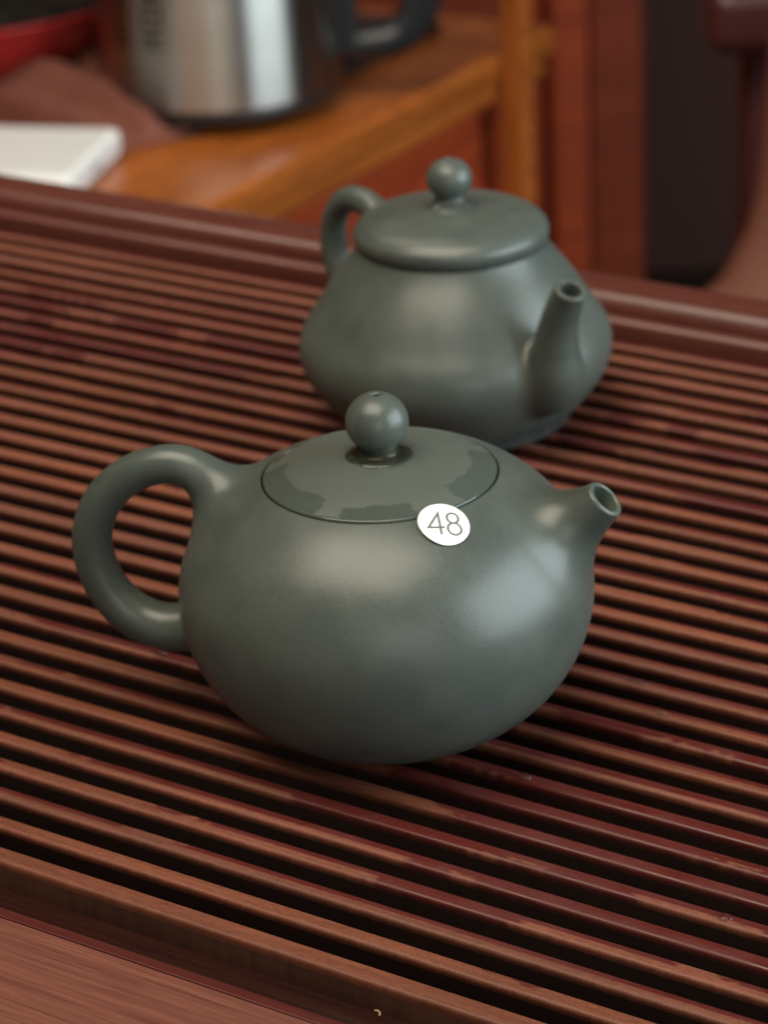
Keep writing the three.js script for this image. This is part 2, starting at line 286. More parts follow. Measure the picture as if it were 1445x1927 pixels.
function surfaceNet(F, lo, hi, c) {
  const nx = Math.ceil((hi[0] - lo[0]) / c) + 1, ny = Math.ceil((hi[1] - lo[1]) / c) + 1, nz = Math.ceil((hi[2] - lo[2]) / c) + 1;
  const D = new Float32Array(nx * ny * nz), id = (i, j, k) => (k * ny + j) * nx + i;
  for (let k = 0; k < nz; k++) for (let j = 0; j < ny; j++) for (let i = 0; i < nx; i++) D[id(i, j, k)] = F(lo[0] + i * c, lo[1] + j * c, lo[2] + k * c);
  const V = new Int32Array(nx * ny * nz).fill(-1), pos = [], nrm = [], o = [0, 0, 0];
  for (let k = 0; k < nz - 1; k++) for (let j = 0; j < ny - 1; j++) for (let i = 0; i < nx - 1; i++) {
    let sx = 0, sy = 0, sz = 0, n = 0;
    for (let e = 0; e < 12; e++) {
      const ax = e >> 2, u = e & 1, w = (e >> 1) & 1, a = [0, 0, 0]; a[(ax + 1) % 3] = u; a[(ax + 2) % 3] = w; const b = [...a]; b[ax] = 1;
      const da = D[id(i + a[0], j + a[1], k + a[2])], db = D[id(i + b[0], j + b[1], k + b[2])];
      if ((da < 0) === (db < 0)) continue;
      const t = da / (da - db); sx += a[0] + (b[0] - a[0]) * t; sy += a[1] + (b[1] - a[1]) * t; sz += a[2] + (b[2] - a[2]) * t; n++;
    }
    if (!n) continue;
    let p = [lo[0] + (i + sx / n) * c, lo[1] + (j + sy / n) * c, lo[2] + (k + sz / n) * c];
    for (let s = 0; s < 4; s++) { const d = F(...p, o); p = p.map((q, m) => q - o[m] * clamp(d, -c, c)); }
    F(...p, o); V[id(i, j, k)] = pos.length / 3; pos.push(...p); nrm.push(...o);
  }
  const tri = [];
  for (let k = 1; k < nz - 1; k++) for (let j = 1; j < ny - 1; j++) for (let i = 1; i < nx - 1; i++) {
    const d0 = D[id(i, j, k)] < 0;
    for (let ax = 0; ax < 3; ax++) {
      const q = [i, j, k]; q[ax]++; if ((D[id(...q)] < 0) === d0) continue;
      const u = [0, 0, 0], w = [0, 0, 0]; u[(ax + 1) % 3] = 1; w[(ax + 2) % 3] = 1;
      const a = V[id(i, j, k)], b = V[id(i - u[0], j - u[1], k - u[2])], e = V[id(i - u[0] - w[0], j - u[1] - w[1], k - u[2] - w[2])], f = V[id(i - w[0], j - w[1], k - w[2])];
      if (a < 0 || b < 0 || e < 0 || f < 0) continue;
      if (d0) tri.push(a, b, e, a, e, f); else tri.push(a, e, b, a, f, e);
    }
  }
  const out = []; for (const t of tri) out.push([pos[t * 3], pos[t * 3 + 1], pos[t * 3 + 2], nrm[t * 3], nrm[t * 3 + 1], nrm[t * 3 + 2]]);
  return out;                                               // soup of vertices, three per triangle
}
function clip(soup, g, F) {                                 // keeps where g > 0
  const out = [], o = [0, 0, 0];
  const cut = (a, b, ga, gb) => {
    let lo = 0, hi = 1, p;
    for (let s = 0; s < 14; s++) { const t = (lo + hi) / 2; p = [0, 1, 2].map((k) => mix(a[k], b[k], t)); const d = F(...p, o); p = p.map((q, k) => q - o[k] * d); if ((g(p) > 0) === (ga > 0)) lo = t; else hi = t; }
    F(...p, o); return [...p, ...o];
  };
  for (let i = 0; i < soup.length; i += 3) {
    const v = [soup[i], soup[i + 1], soup[i + 2]], s = v.map((p) => g(p)), poly = [];
    if (s.every((q) => q <= 0)) continue;
    if (s.every((q) => q > 0)) { out.push(...v); continue; }
    for (let k = 0; k < 3; k++) { const m = (k + 1) % 3; if (s[k] > 0) poly.push(v[k]); if ((s[k] > 0) !== (s[m] > 0)) poly.push(cut(v[k], v[m], s[k], s[m])); }
    for (let k = 2; k < poly.length; k++) out.push(poly[0], poly[k - 1], poly[k]);
  }
  return out;
}
function boxUV(pos, nor, tile) {                             // each triangle takes the plane it faces most
  const uv = new Float32Array(pos.length / 3 * 2);
  for (let i = 0; i < pos.length; i += 9) {
    const n = [0, 1, 2].map((k) => Math.abs(nor[i + k] + nor[i + 3 + k] + nor[i + 6 + k])), ax = n[0] > n[1] && n[0] > n[2] ? 0 : n[1] > n[2] ? 1 : 2;
    for (let v = 0; v < 3; v++) { const p = i + v * 3; uv[p / 3 * 2] = pos[p + (ax === 0 ? 2 : 0)] / tile + ax * 0.37; uv[p / 3 * 2 + 1] = pos[p + (ax === 1 ? 2 : 1)] / tile + ax * 0.21; }
  }
  return uv;
}
function soupGeometry(soup) {
  const pos = new Float32Array(soup.length * 3), nor = new Float32Array(soup.length * 3);
  soup.forEach((v, i) => { pos.set(v.slice(0, 3), i * 3); nor.set(v.slice(3, 6), i * 3); });
  const g = new THREE.BufferGeometry(); g.setAttribute('position', new THREE.BufferAttribute(pos, 3)); g.setAttribute('normal', new THREE.BufferAttribute(nor, 3)); g.setAttribute('uv', new THREE.BufferAttribute(boxUV(pos, nor, CLAY_TILE), 2));
  return g;
}
function clayLathe(pts, n = 128) { const g = lathe(pts, n).toNonIndexed(); g.setAttribute('uv', new THREE.BufferAttribute(boxUV(g.attributes.position.array, g.attributes.normal.array, CLAY_TILE), 2)); return g; }
// a mouth cut by a plane through c with normal m: rounded lip and a bore
function mouth(F, c, m, lipR, boreScale, depth) {
  const M = new THREE.Vector3(...m).normalize(), A = new THREE.Vector3(0, 1, 0).cross(M).normalize(), B = M.clone().cross(A), C = new THREE.Vector3(...c), n = 64, rings = [], o = [0, 0, 0];
  const edge = [], norm = [];
  for (let i = 0; i < n; i++) {
    const a = i / n * 2 * Math.PI, d = A.clone().multiplyScalar(Math.cos(a)).addScaledVector(B, Math.sin(a)); let lo = 0, hi = 0.012;
    for (let s = 0; s < 30; s++) { const t = (lo + hi) / 2; if (F(C.x + d.x * t, C.y + d.y * t, C.z + d.z * t) < 0) lo = t; else hi = t; }
    edge.push([d, (lo + hi) / 2]);
  }
  const ring = (scale, out, up) => edge.map(([d, r]) => C.clone().addScaledVector(d, r * scale - out).addScaledVector(M, up));
  for (let k = 0; k <= 6; k++) { const t = k / 6 * Math.PI / 2; rings.push(ring(1, lipR * (1 - Math.cos(t)), lipR * Math.sin(t))); }
  for (let k = 0; k <= 4; k++) { const t = k / 4 * Math.PI / 2; rings.push(ring(boreScale, -lipR * 0.7 * (1 - Math.sin(t)), lipR * (1 - 0.7 * (1 - Math.cos(t))))); }
  rings.push(ring(boreScale * 0.98, 0, -depth)); rings.push(ring(0.01, 0, -depth));
  const pos = [], idx = []; rings.forEach((r) => r.forEach((p) => pos.push(p.x, p.y, p.z)));
  for (let k = 0; k + 1 < rings.length; k++) for (let i = 0; i < n; i++) { const j = (i + 1) % n, a = k * n + i, b = k * n + j, e = a + n, f = b + n; idx.push(a, b, f, a, f, e); }
  let g = new THREE.BufferGeometry(); g.setAttribute('position', new THREE.Float32BufferAttribute(pos, 3)); g.setIndex(idx); g.computeVertexNormals();
  for (let i = 0; i < n; i++) { const p = rings[0][i]; F(p.x, p.y, p.z, o); g.attributes.normal.setXYZ(i, ...o); }
  g = g.toNonIndexed(); g.setAttribute('uv', new THREE.BufferAttribute(boxUV(g.attributes.position.array, g.attributes.normal.array, CLAY_TILE), 2));
  return g;
}

// ---- front pot: a squat round body with a flush lid
const BX = { a: 0.0475, h0: 0.03575, bu: 0.0330, bl: 0.0368, n: 0.86 };
const bodyFront = (x, y, z, out) => {
  const h = y - BX.h0, b = h > 0 ? BX.bu : BX.bl, r = Math.hypot(x, z) || 1e-9, e = 2 / BX.n;
  const p = Math.pow(r / BX.a, e), G = Math.sqrt(p + (h / b) ** 2) || 1e-6;
  const gr = e * p / r / (2 * G), gy = h / (b * b) / G, l = Math.max(Math.hypot(gr, gy), 4);
  if (out) { const m = Math.hypot(gr, gy) || 1; out[0] = gr / m * x / r; out[1] = gy / m; out[2] = gr / m * z / r; }
  return (G - 1) / l;
};
const ellipsoidTop = (r) => BX.h0 + BX.bu * Math.sqrt(Math.max(0, 1 - Math.pow(r / BX.a, 2 / BX.n)));
const TILT = 0.4 * RAD;
const local = (p) => { const x = p[0], y = p[1] - BX.h0; return [x * Math.cos(TILT) + y * Math.sin(TILT), -x * Math.sin(TILT) + y * Math.cos(TILT) + BX.h0, p[2]]; };
{
  const AZ = 14 * RAD;
  const handle = tubeField([[-0.0355, 0.0525, 0.0056], [-0.0392, 0.0585, 0.0053], [-0.0434, 0.0621, 0.0049], [-0.0486, 0.0636, 0.0046], [-0.0555, 0.0622, 0.0045], [-0.0616, 0.0587, 0.0045], [-0.0668, 0.0530, 0.0046], [-0.0698, 0.0453, 0.0047], [-0.0697, 0.0375, 0.0049], [-0.0667, 0.0298, 0.0051], [-0.0611, 0.0240, 0.0054], [-0.0546, 0.0216, 0.0056], [-0.049, 0.0218, 0.0058], [-0.042, 0.0228, 0.0060]].map(local), AZ);
  const spout = tubeField([[0.028, 0.0440, 0.0112], [0.0360, 0.0490, 0.0104], [0.0410, 0.0526, 0.0087], [0.0455, 0.0560, 0.0068], [0.0500, 0.0597, 0.0049], [0.0545, 0.0640, 0.0043], [0.0585, 0.0680, 0.0043]].map(local), AZ);
  const kH = (x, y) => mix(0.0035, 0.009, smooth(0.03, 0.055, y));
  const F = blend(bodyFront, [handle, spout], [kH, () => 0.008]);
  const soup0 = surfaceNet(F, [-0.078, -0.002, -0.051], [0.064, 0.0735, 0.051], 0.0013);
  const RIM = 0.0273, tip = local([0.0505 * Math.cos(AZ), 0.0602, 0]); tip[0] = local([0.0505, 0.0602, 0])[0] * Math.cos(AZ); tip[2] = local([0.0505, 0.0602, 0])[0] * Math.sin(AZ); tip[1] = local([0.0505, 0.0602, 0])[1];
  const mn = new THREE.Vector3(Math.cos(46 * RAD) * Math.cos(AZ + 0.1), Math.sin(46 * RAD), Math.cos(46 * RAD) * Math.sin(AZ + 0.1));
  let s = clip(soup0, (p) => p[1] - 0.0004, F);
  s = clip(s, (p) => (p[1] < 0.05 ? 1 : Math.hypot(p[0], p[2]) - RIM), F);
  s = clip(s, (p) => (p[0] < 0.03 || p[1] < 0.045 ? 1 : -((p[0] - tip[0]) * mn.x + (p[1] - tip[1]) * mn.y + (p[2] - tip[2]) * mn.z)), F);
  const dH = (p) => handle(p[0], p[1], p[2]) - bodyFront(p[0], p[1], p[2]), dS = (p) => spout(p[0], p[1], p[2]) - bodyFront(p[0], p[1], p[2]);
  const inH = (p) => (p[0] < 0 ? dH(p) : 1), inS = (p) => (p[0] > 0 ? dS(p) : 1);
  const sb = clip(clip(s, inH, F), inS, F), sh = clip(s, (p) => -inH(p), F), ss = clip(s, (p) => -inS(p), F);
  const pot = thing('teapot', 'squat round grey-green clay teapot with flush lid and white sticker, nearest the viewer', 'teapot', [-0.00005, 0, 0]);
  pot.rotation.z = TILT;
  const yr = ellipsoidTop(RIM), rim = [[RIM, yr]]; const sl = (ellipsoidTop(RIM - 0.0005) - yr) / 0.0005;
  rim.push([0.0270, yr + 0.0003 * sl * 0.75], [0.02683, yr + 0.00005], [0.02677, yr - 0.0003], [0.02675, yr - 0.0045], [0.0235, yr - 0.0048], [0.0232, yr - 0.02]);
  const base = [[0.0001, 0.0022], [0.014, 0.0022], [0.0152, 0.0006]]; let rb = 0.01; for (let i = 0; i < 60; i++) { const t = 0.01 + i * 0.0006; if (bodyFront(t, 0.0004, 0) < 0) rb = t; } base.push([rb - 0.0006, 0.0001], [rb + 0.0003, 0.0005]);
  part('body', mergeGeometries([soupGeometry(sb), clayLathe(rim.reverse()), clayLathe(base, 64)]), clay, pot);
  part('handle', soupGeometry(sh), clay, pot);
  part('spout', mergeGeometries([soupGeometry(ss), mouth(F, tip, [mn.x, mn.y, mn.z], 0.0008, 0.70, 0.013)]), clay, pot);
  // lid, its wet patches drawn where they lie on it
  const RL = 0.02638, lid = [[0.0228, yr - 0.004], [RL, yr - 0.0038], [RL, ellipsoidTop(RL) - 0.0003]];
  for (let k = 1; k <= 4; k++) { const t = k / 4 * Math.PI / 2; lid.push([RL - 0.0005 * (1 - Math.cos(t)), ellipsoidTop(RL) - 0.0003 + 0.00045 * Math.sin(t)]); }
  for (let k = 1; k <= 40; k++) { const r = 0.0257 - (0.0257 - 0.0052) * k / 40; lid.push([r, ellipsoidTop(r) + 0.00015 * (1 - smooth(0.02, 0.0257, r))]); }
  lid.push([0.0046, ellipsoidTop(0.0046) + 0.0004], [0.0043, ellipsoidTop(0.0043) + 0.0009]);
  const lg = lathe(lid, 160), lp = lg.attributes.position.array, lu = lg.attributes.uv.array; for (let i = 0; i < lp.length / 3; i++) { lu[i * 2] = 0.5 + lp[i * 3] / 0.056; lu[i * 2 + 1] = 0.5 + lp[i * 3 + 2] / 0.056; }
  const nw = makeNoise(61, 64, 64), nv = makeNoise(62, 256, 256);
  const wetAt = (x, y) => {
    const X = (x / 1024 - 0.5) * 0.056, Z = (y / 1024 - 0.5) * 0.056, r = Math.hypot(X, Z) / RL; let a = Math.atan2(Z, X) / RAD;
    const j = 0.06 * (nw(x / 60, y / 60) - 0.5) + 0.015 * (nv(x / 9, y / 9) - 0.5); let w = 0;
    const arc = (a0, a1, inner) => { const m = (a0 + a1) / 2, hw = (a1 - a0) / 2, da = Math.abs(((a - m + 540) % 360) - 180); const e = Math.min((hw - da) * 0.012, r - inner); w = Math.max(w, smooth(-0.018, 0.018, e + j)); };
    arc(124, 188, 0.80); arc(74, 113, 0.84); arc(-14, 46, 0.77); arc(-62, -26, 0.9); arc(196, 238, 0.9);
    w = Math.max(w, smooth(-0.01, 0.03, 0.29 - Math.hypot(X - 0.0006, Z - 0.0008) / RL + 1.2 * j));
    w = Math.max(w, smooth(0.975, 0.985, r + 0.3 * j));
    return w;
  };
  const lidMap = texture(1024, 1024, (x, y) => { const w = wetAt(x, y), g = 0.88 + 0.22 * (clayGrain(x, y) - 0.5) + 0.2 * specks[y * 1024 + x] * (1 - w); return [mix(0.095, 0.072, w) * g, mix(0.110, 0.088, w) * g, mix(0.094, 0.074, w) * g]; }, true);
  const lidRough = texture(1024, 1024, (x, y) => { const w = wetAt(x, y), v = mix(0.36 + 0.1 * clayGrain(x, y), 0.07, w); return [v, v, v]; });
  const lm = part('lid', lg, phys({ color: rgb(1, 1, 1), map: lidMap, roughness: 1, roughnessMap: lidRough }), pot);
  const ky = 0.0762 + 0.0003, kr = 0.00705, kn = [[0.0044, ellipsoidTop(0.0043) + 0.0002], [0.0042, ky - 0.0062]];
  for (let k = 0; k <= 34; k++) { const t = -0.93 + (1.33 + 0.93) * k / 34; kn.push([kr * 1.01 * Math.cos(t), ky + kr * 0.97 * Math.sin(t)]); }
  kn.push([0.00105, ky + kr * 0.93], [0.0007, ky + kr * 0.86], [0.00065, ky + kr * 0.3], [0.0001, ky + kr * 0.3]);
  part('knob', clayLathe(kn), clay, lm);
  // water gathered round the foot of the knob
  const wr = [[0.0042, 0.0021], [0.0048, 0.0017], [0.0055, 0.0012], [0.0063, 0.0008], [0.007, 0.0005], [0.0076, 0.0002], [0.0079, -0.0002]].reverse().map(([r, y]) => [r, ellipsoidTop(r) + y]);
  part('water_ring', lathe(wr, 64), phys({ color: rgb(1, 1, 1), roughness: 0.02, ior: 1.33, transmission: 1, thickness: 0.002, attenuationColor: rgb(0.75, 0.66, 0.52), attenuationDistance: 0.002 }), lm);

  // number sticker, lying on the shoulder of the pot
  const sc = document.createElement('canvas'); sc.width = sc.height = 512; const cx = sc.getContext('2d');
  cx.fillStyle = '#fbfbf9'; cx.fillRect(0, 0, 512, 512); cx.strokeStyle = '#4a4a4a'; cx.translate(256, 256); cx.rotate(-0.1); cx.translate(-250, -252); cx.lineCap = 'butt'; cx.lineJoin = 'miter';
  const digits = (lw) => {
    cx.lineWidth = lw; cx.beginPath(); cx.moveTo(208, 385); cx.lineTo(208, 128); cx.lineTo(92, 300); cx.lineTo(252, 300); cx.stroke();
    cx.beginPath(); cx.ellipse(346, 185, 56, 62, 0, 0, 2 * Math.PI); cx.stroke();
    cx.beginPath(); cx.ellipse(346, 317, 66, 70, 0, 0, 2 * Math.PI); cx.stroke();
  };
  digits(23); cx.strokeStyle = '#7d7d7d'; digits(7);
  const st = new THREE.CanvasTexture(sc); st.colorSpace = THREE.SRGBColorSpace;
  // place: found by following the line of sight of its middle to the shoulder
  const SR = 0.0056, sp = [], si = [], su = [], C0 = new THREE.Vector3(...STICKER()), o = [0, 0, 0]; bodyFront(C0.x, C0.y, C0.z, o);
  const N0 = new THREE.Vector3(...o), right = new THREE.Vector3(1, 0, 0).addScaledVector(N0, -N0.x).normalize(), down = right.clone().cross(N0);
  const nr = 10, na = 72;
  for (const side of [1, 0]) for (let i = 0; i <= nr; i++) for (let j = 0; j < na; j++) {
    const a = j / na * 2 * Math.PI, r = SR * i / nr, ex = r * Math.cos(a), ey = r * Math.sin(a);
    const p = C0.clone().addScaledVector(right, ex).addScaledVector(down, ey);
    for (let q = 0; q < 3; q++) { const d = bodyFront(p.x, p.y, p.z, o); p.x -= o[0] * d; p.y -= o[1] * d; p.z -= o[2] * d; }
    const lift = 0.00022 + 0.0005 * smooth(0.4, 1.1, (-ex * 0.75 + ey * 0.65) / SR) ** 2 + (side ? 0.00013 : 0);
    sp.push(p.x + o[0] * lift, p.y + o[1] * lift, p.z + o[2] * lift); su.push(0.5 + ex / SR / 2, 0.5 - ey / SR / 2);
  }
  const L = (nr + 1) * na;
  for (let i = 0; i < nr; i++) for (let j = 0; j < na; j++) { const k = (j + 1) % na, a = i * na + j, b = i * na + k, e = a + na, f = b + na; if (i) si.push(a, f, b); si.push(a, e, f); if (i) si.push(L + a, L + b, L + f); si.push(L + a, L + f, L + e); }
  for (let j = 0; j < na; j++) { const k = (j + 1) % na, a = nr * na + j, b = nr * na + k; si.push(a, L + a, L + b, a, L + b, b); }
  const sg = new THREE.BufferGeometry(); sg.setAttribute('position', new THREE.Float32BufferAttribute(sp, 3)); sg.setAttribute('uv', new THREE.Float32BufferAttribute(su, 2)); sg.setIndex(si); sg.computeVertexNormals();
  const sm = new THREE.Mesh(sg, std({ map: st, color: rgb(0.85, 0.85, 0.84), roughness: 0.55 })); sm.name = 'price_sticker'; sm.position.copy(pot.position); sm.rotation.copy(pot.rotation); sm.castShadow = sm.receiveShadow = true; scene.add(sm);
  tag(sm, 'small round white paper sticker reading 48 on the shoulder of the nearer teapot', 'sticker');
}
function STICKER() { return [0.0129, 0.0614, 0.0258]; }

// ---- rear pot: pear-shaped body with a cushion lid
{
  const ctrl = [[-0.003, 0.0312], [0, 0.0338], [0.0025, 0.0344], [0.0055, 0.0371], [0.0105, 0.0413], [0.0155, 0.0444], [0.0200, 0.0457], [0.0230, 0.0457], [0.0275, 0.0445], [0.0325, 0.0413], [0.039, 0.0371], [0.0455, 0.0324], [0.0495, 0.0293], [0.053, 0.0270], [0.058, 0.0245]];
  // natural cubic spline r(y)
  const n = ctrl.length, h = [], al = [], M = new Array(n).fill(0), c1 = new Array(n).fill(0), d1 = new Array(n).fill(0);
  for (let i = 0; i < n - 1; i++) h.push(ctrl[i + 1][0] - ctrl[i][0]);
  for (let i = 1; i < n - 1; i++) { const A = h[i - 1], B = 2 * (h[i - 1] + h[i]), Cc = h[i], D = 6 * ((ctrl[i + 1][1] - ctrl[i][1]) / h[i] - (ctrl[i][1] - ctrl[i - 1][1]) / h[i - 1]); const w = B - A * c1[i - 1]; c1[i] = Cc / w; d1[i] = (D - A * d1[i - 1]) / w; }
  for (let i = n - 2; i > 0; i--) M[i] = d1[i] - c1[i] * M[i + 1];
  const R = (y) => { y = clamp(y, ctrl[0][0], ctrl[n - 1][0]); let i = 0; while (i < n - 2 && y > ctrl[i + 1][0]) i++; const a = ctrl[i + 1][0] - y, b = y - ctrl[i][0], H = h[i]; return [(M[i] * a ** 3 + M[i + 1] * b ** 3) / (6 * H) + (ctrl[i][1] / H - M[i] * H / 6) * a + (ctrl[i + 1][1] / H - M[i + 1] * H / 6) * b, (-M[i] * a * a + M[i + 1] * b * b) / (2 * H) - (ctrl[i][1] / H - M[i] * H / 6) + (ctrl[i + 1][1] / H - M[i + 1] * H / 6)]; };
  const body = (x, y, z, out) => { const r = Math.hypot(x, z) || 1e-9, [q, s] = R(y), l = Math.hypot(1, s); if (out) { out[0] = x / r / l; out[1] = -s / l; out[2] = z / r / l; } return (r - q) / l; };
  const AS = 56 * RAD, AH2 = 233 * RAD;
  const spout = tubeField([[0.035, 0.0203, 0.0080], [0.0430, 0.0210, 0.0084], [0.0474, 0.0260, 0.0082], [0.0478, 0.0335, 0.0067], [0.0491, 0.0410, 0.0055], [0.0520, 0.0480, 0.0049], [0.0545, 0.0526, 0.0045], [0.0575, 0.058, 0.0045]], AS);
  const handle = tubeField([[0.0265, 0.0455, 0.0046], [0.0325, 0.0515, 0.0044], [0.0400, 0.0550, 0.0040], [0.0475, 0.0546, 0.0039], [0.0540, 0.0500, 0.0039], [0.0572, 0.0425, 0.0040], [0.0568, 0.0335, 0.0041], [0.0525, 0.0260, 0.0043], [0.046, 0.0215, 0.0046], [0.039, 0.0195, 0.0048]], AH2);
  const F = blend(body, [spout, handle], [() => 0.003, () => 0.006]);
  const soup0 = surfaceNet(F, [-0.05, -0.0025, -0.058], [0.05, 0.0605, 0.058], 0.0014);
  const tipc = [0.0548 * Math.cos(AS), 0.0524, 0.0548 * Math.sin(AS)], mn = new THREE.Vector3(0.42 * Math.cos(AS), 0.9, 0.42 * Math.sin(AS)).normalize();
  const nearS = (p) => p[0] * Math.cos(AS) + p[2] * Math.sin(AS), TOP = 0.0528;
  let s = clip(soup0, (p) => p[1] - 0.0003, F);
  s = clip(s, (p) => (Math.hypot(p[0], p[2]) > 0.0285 ? 1 : TOP - p[1]), F);
  s = clip(s, (p) => (nearS(p) < 0.044 || p[1] < 0.035 ? 1 : -((p[0] - tipc[0]) * mn.x + (p[1] - tipc[1]) * mn.y + (p[2] - tipc[2]) * mn.z)), F);
  const inS = (p) => (nearS(p) > 0 ? spout(...p.slice(0, 3)) - body(...p.slice(0, 3)) : 1), inH = (p) => (nearS(p) < 0 ? handle(...p.slice(0, 3)) - body(...p.slice(0, 3)) : 1);
  const sb = clip(clip(s, inH, F), inS, F), sh = clip(s, (p) => -inH(p), F), ss = clip(s, (p) => -inS(p), F);
  const pot = thing('teapot', 'pear-shaped grey-green clay teapot with a thick cushion lid, behind the stickered teapot', 'teapot', [0.0233, 0, -0.1878]);
  const up = clip(sb, (p) => p[1] - 0.0030, F), low = clip(sb, (p) => 0.0030 - p[1], F);
  part('body', soupGeometry(up), clay, pot);
  tag(part('foot', mergeGeometries([soupGeometry(low), clayLathe([[0.0001, 0.002], [0.029, 0.002], [0.0305, 0.0003], [R(0.0003)[0], 0.0003]], 64)]), clayWet, pot), 'wet glossy foot of the pot');
  part('handle', soupGeometry(sh), clay, pot);
  part('spout', mergeGeometries([soupGeometry(ss), mouth(F, tipc, [mn.x, mn.y, mn.z], 0.0006, 0.66, 0.014)]), clay, pot);
  const lp = [[0.0001, 0.0526], [0.0262, 0.0526], [0.0270, 0.0530], [0.0277, 0.0539], [0.0282, 0.0555], [0.0280, 0.0573], [0.0269, 0.0588], [0.0254, 0.0601], [0.0228, 0.0612], [0.0190, 0.0621], [0.0150, 0.0627], [0.011, 0.0632], [0.008, 0.0635], [0.0056, 0.0637], [0.0048, 0.0641], [0.0046, 0.0647]];
  const cur = new THREE.SplineCurve(lp.slice(1).map((p) => new THREE.Vector2(...p))).getPoints(90).map((p) => [p.x, p.y]);
  const lm = part('lid', clayLathe([lp[0], ...cur]), clay, pot);
  const ky = 0.0716, kr = 0.0066, kn = [[0.0047, 0.0643], [0.0044, ky - 0.0054]];
  for (let k = 0; k <= 34; k++) { const t = -0.87 + (1.3 + 0.87) * k / 34; kn.push([kr * Math.cos(t), ky + kr * 0.92 * Math.sin(t)]); }
  kn.push([0.0011, ky + kr * 0.88], [0.0008, ky + kr * 0.8], [0.0007, ky + kr * 0.3], [0.0001, ky + kr * 0.3]);
  part('knob', clayLathe(kn), clay, lm);
  part('water_ring', lathe([[0.0072, 0.0634], [0.0068, 0.0639], [0.006, 0.0644], [0.0052, 0.0649], [0.0046, 0.0655]], 48), phys({ color: rgb(0.06, 0.066, 0.06), roughness: 0.06, ior: 1.33, specularIntensity: 1 }), lm);
}

// ---------------------------------------------------------------- things on the table behind
const TY = -0.18, U2 = new THREE.Vector3(0.533, 0, -0.846), M2 = new THREE.Vector3(0.846, 0, 0.533);   // along and across that table
const uAng = Math.atan2(0.846, 0.533);                        // turns local x onto U2, local z onto M2
const orangeMap = woodTexture(71, [0.24, 0.056, 0.008], [0.46, 0.128, 0.02], 1.6); orangeMap.repeat.set(1.6, 3);
const orange = phys({ color: rgb(1, 1, 1), map: orangeMap, roughness: 0.34, clearcoat: 0.3, clearcoatRoughness: 0.25 });
const redMap = woodTexture(75, [0.22, 0.033, 0.011], [0.37, 0.058, 0.017], 1.4); redMap.repeat.set(1.2, 2);
const redWood = phys({ color: rgb(1, 1, 1), map: redMap, roughness: 0.4 });
const brownWood = phys({ color: rgb(0.6, 0.62, 0.7), map: redMap, roughness: 0.4 });
const apronWood = phys({ color: rgb(1, 0.95, 0.9), map: redMap, roughness: 0.35 });
const metreUV = (g) => { const p = g.attributes.position.array, n = g.attributes.normal.array, u = g.attributes.uv.array; for (let i = 0; i < p.length / 3; i++) { const ax = [0, 1, 2].map((k) => Math.abs(n[i * 3 + k])), m = ax[1] > 0.6 ? [0, 2] : ax[2] > 0.6 ? [0, 1] : [1, 2]; u[i * 2] = p[i * 3 + m[0]]; u[i * 2 + 1] = p[i * 3 + m[1]]; } return g; };
{
  // local frame: x along U2, z along M2 (toward the right-hand long edge), origin on the right-hand edge
  const t = thing('tea_table', 'orange-brown wooden table with a carved apron, carrying the kettle behind the tray', 'table', [0.106, TY, -1.254]);
  t.rotation.y = uAng;
  const x0 = -0.75, x1 = 0.055, W = 0.5;
  part('table_top', metreUV(box(x1 - x0, 0.02, W, (x0 + x1) / 2, -0.0105, -W / 2, 0.005, 4)), orange, t);
  part('edge_moulding', metreUV(box(x1 - x0 - 0.02, 0.014, 0.02, (x0 + x1) / 2, -0.0275, -0.0125, 0.005, 4)), orange, t);
  const apron = part('apron', metreUV(box(x1 - x0 - 0.04, 0.22, 0.014, (x0 + x1) / 2, -0.145, -0.026, 0.002)), apronWood, t);
  const carve = [], r = rng(81); for (let k = 0; k < 46; k++) { const g = new THREE.TorusGeometry(0.008 + 0.01 * r(), 0.003, 6, 14, 2 + 3 * r()); g.rotateZ(r() * 6.3); g.translate(-0.62 + 0.62 * (k / 46), -0.085 - 0.09 * r(), -0.019); carve.push(g); }
  part('carving', mergeGeometries(carve), apronWood, apron);
  part('post', metreUV(box(0.0165, 0.75, 0.0165, -0.018, -0.195, 0.0085, 0.0025)), orange, t);
  for (const [x, z] of [[x0 + 0.03, -0.04], [x0 + 0.03, -W + 0.04], [x1 - 0.03, -W + 0.04]]) part('leg', box(0.035, 0.53, 0.035, x, -0.287, z, 0.003), orange, t);
}
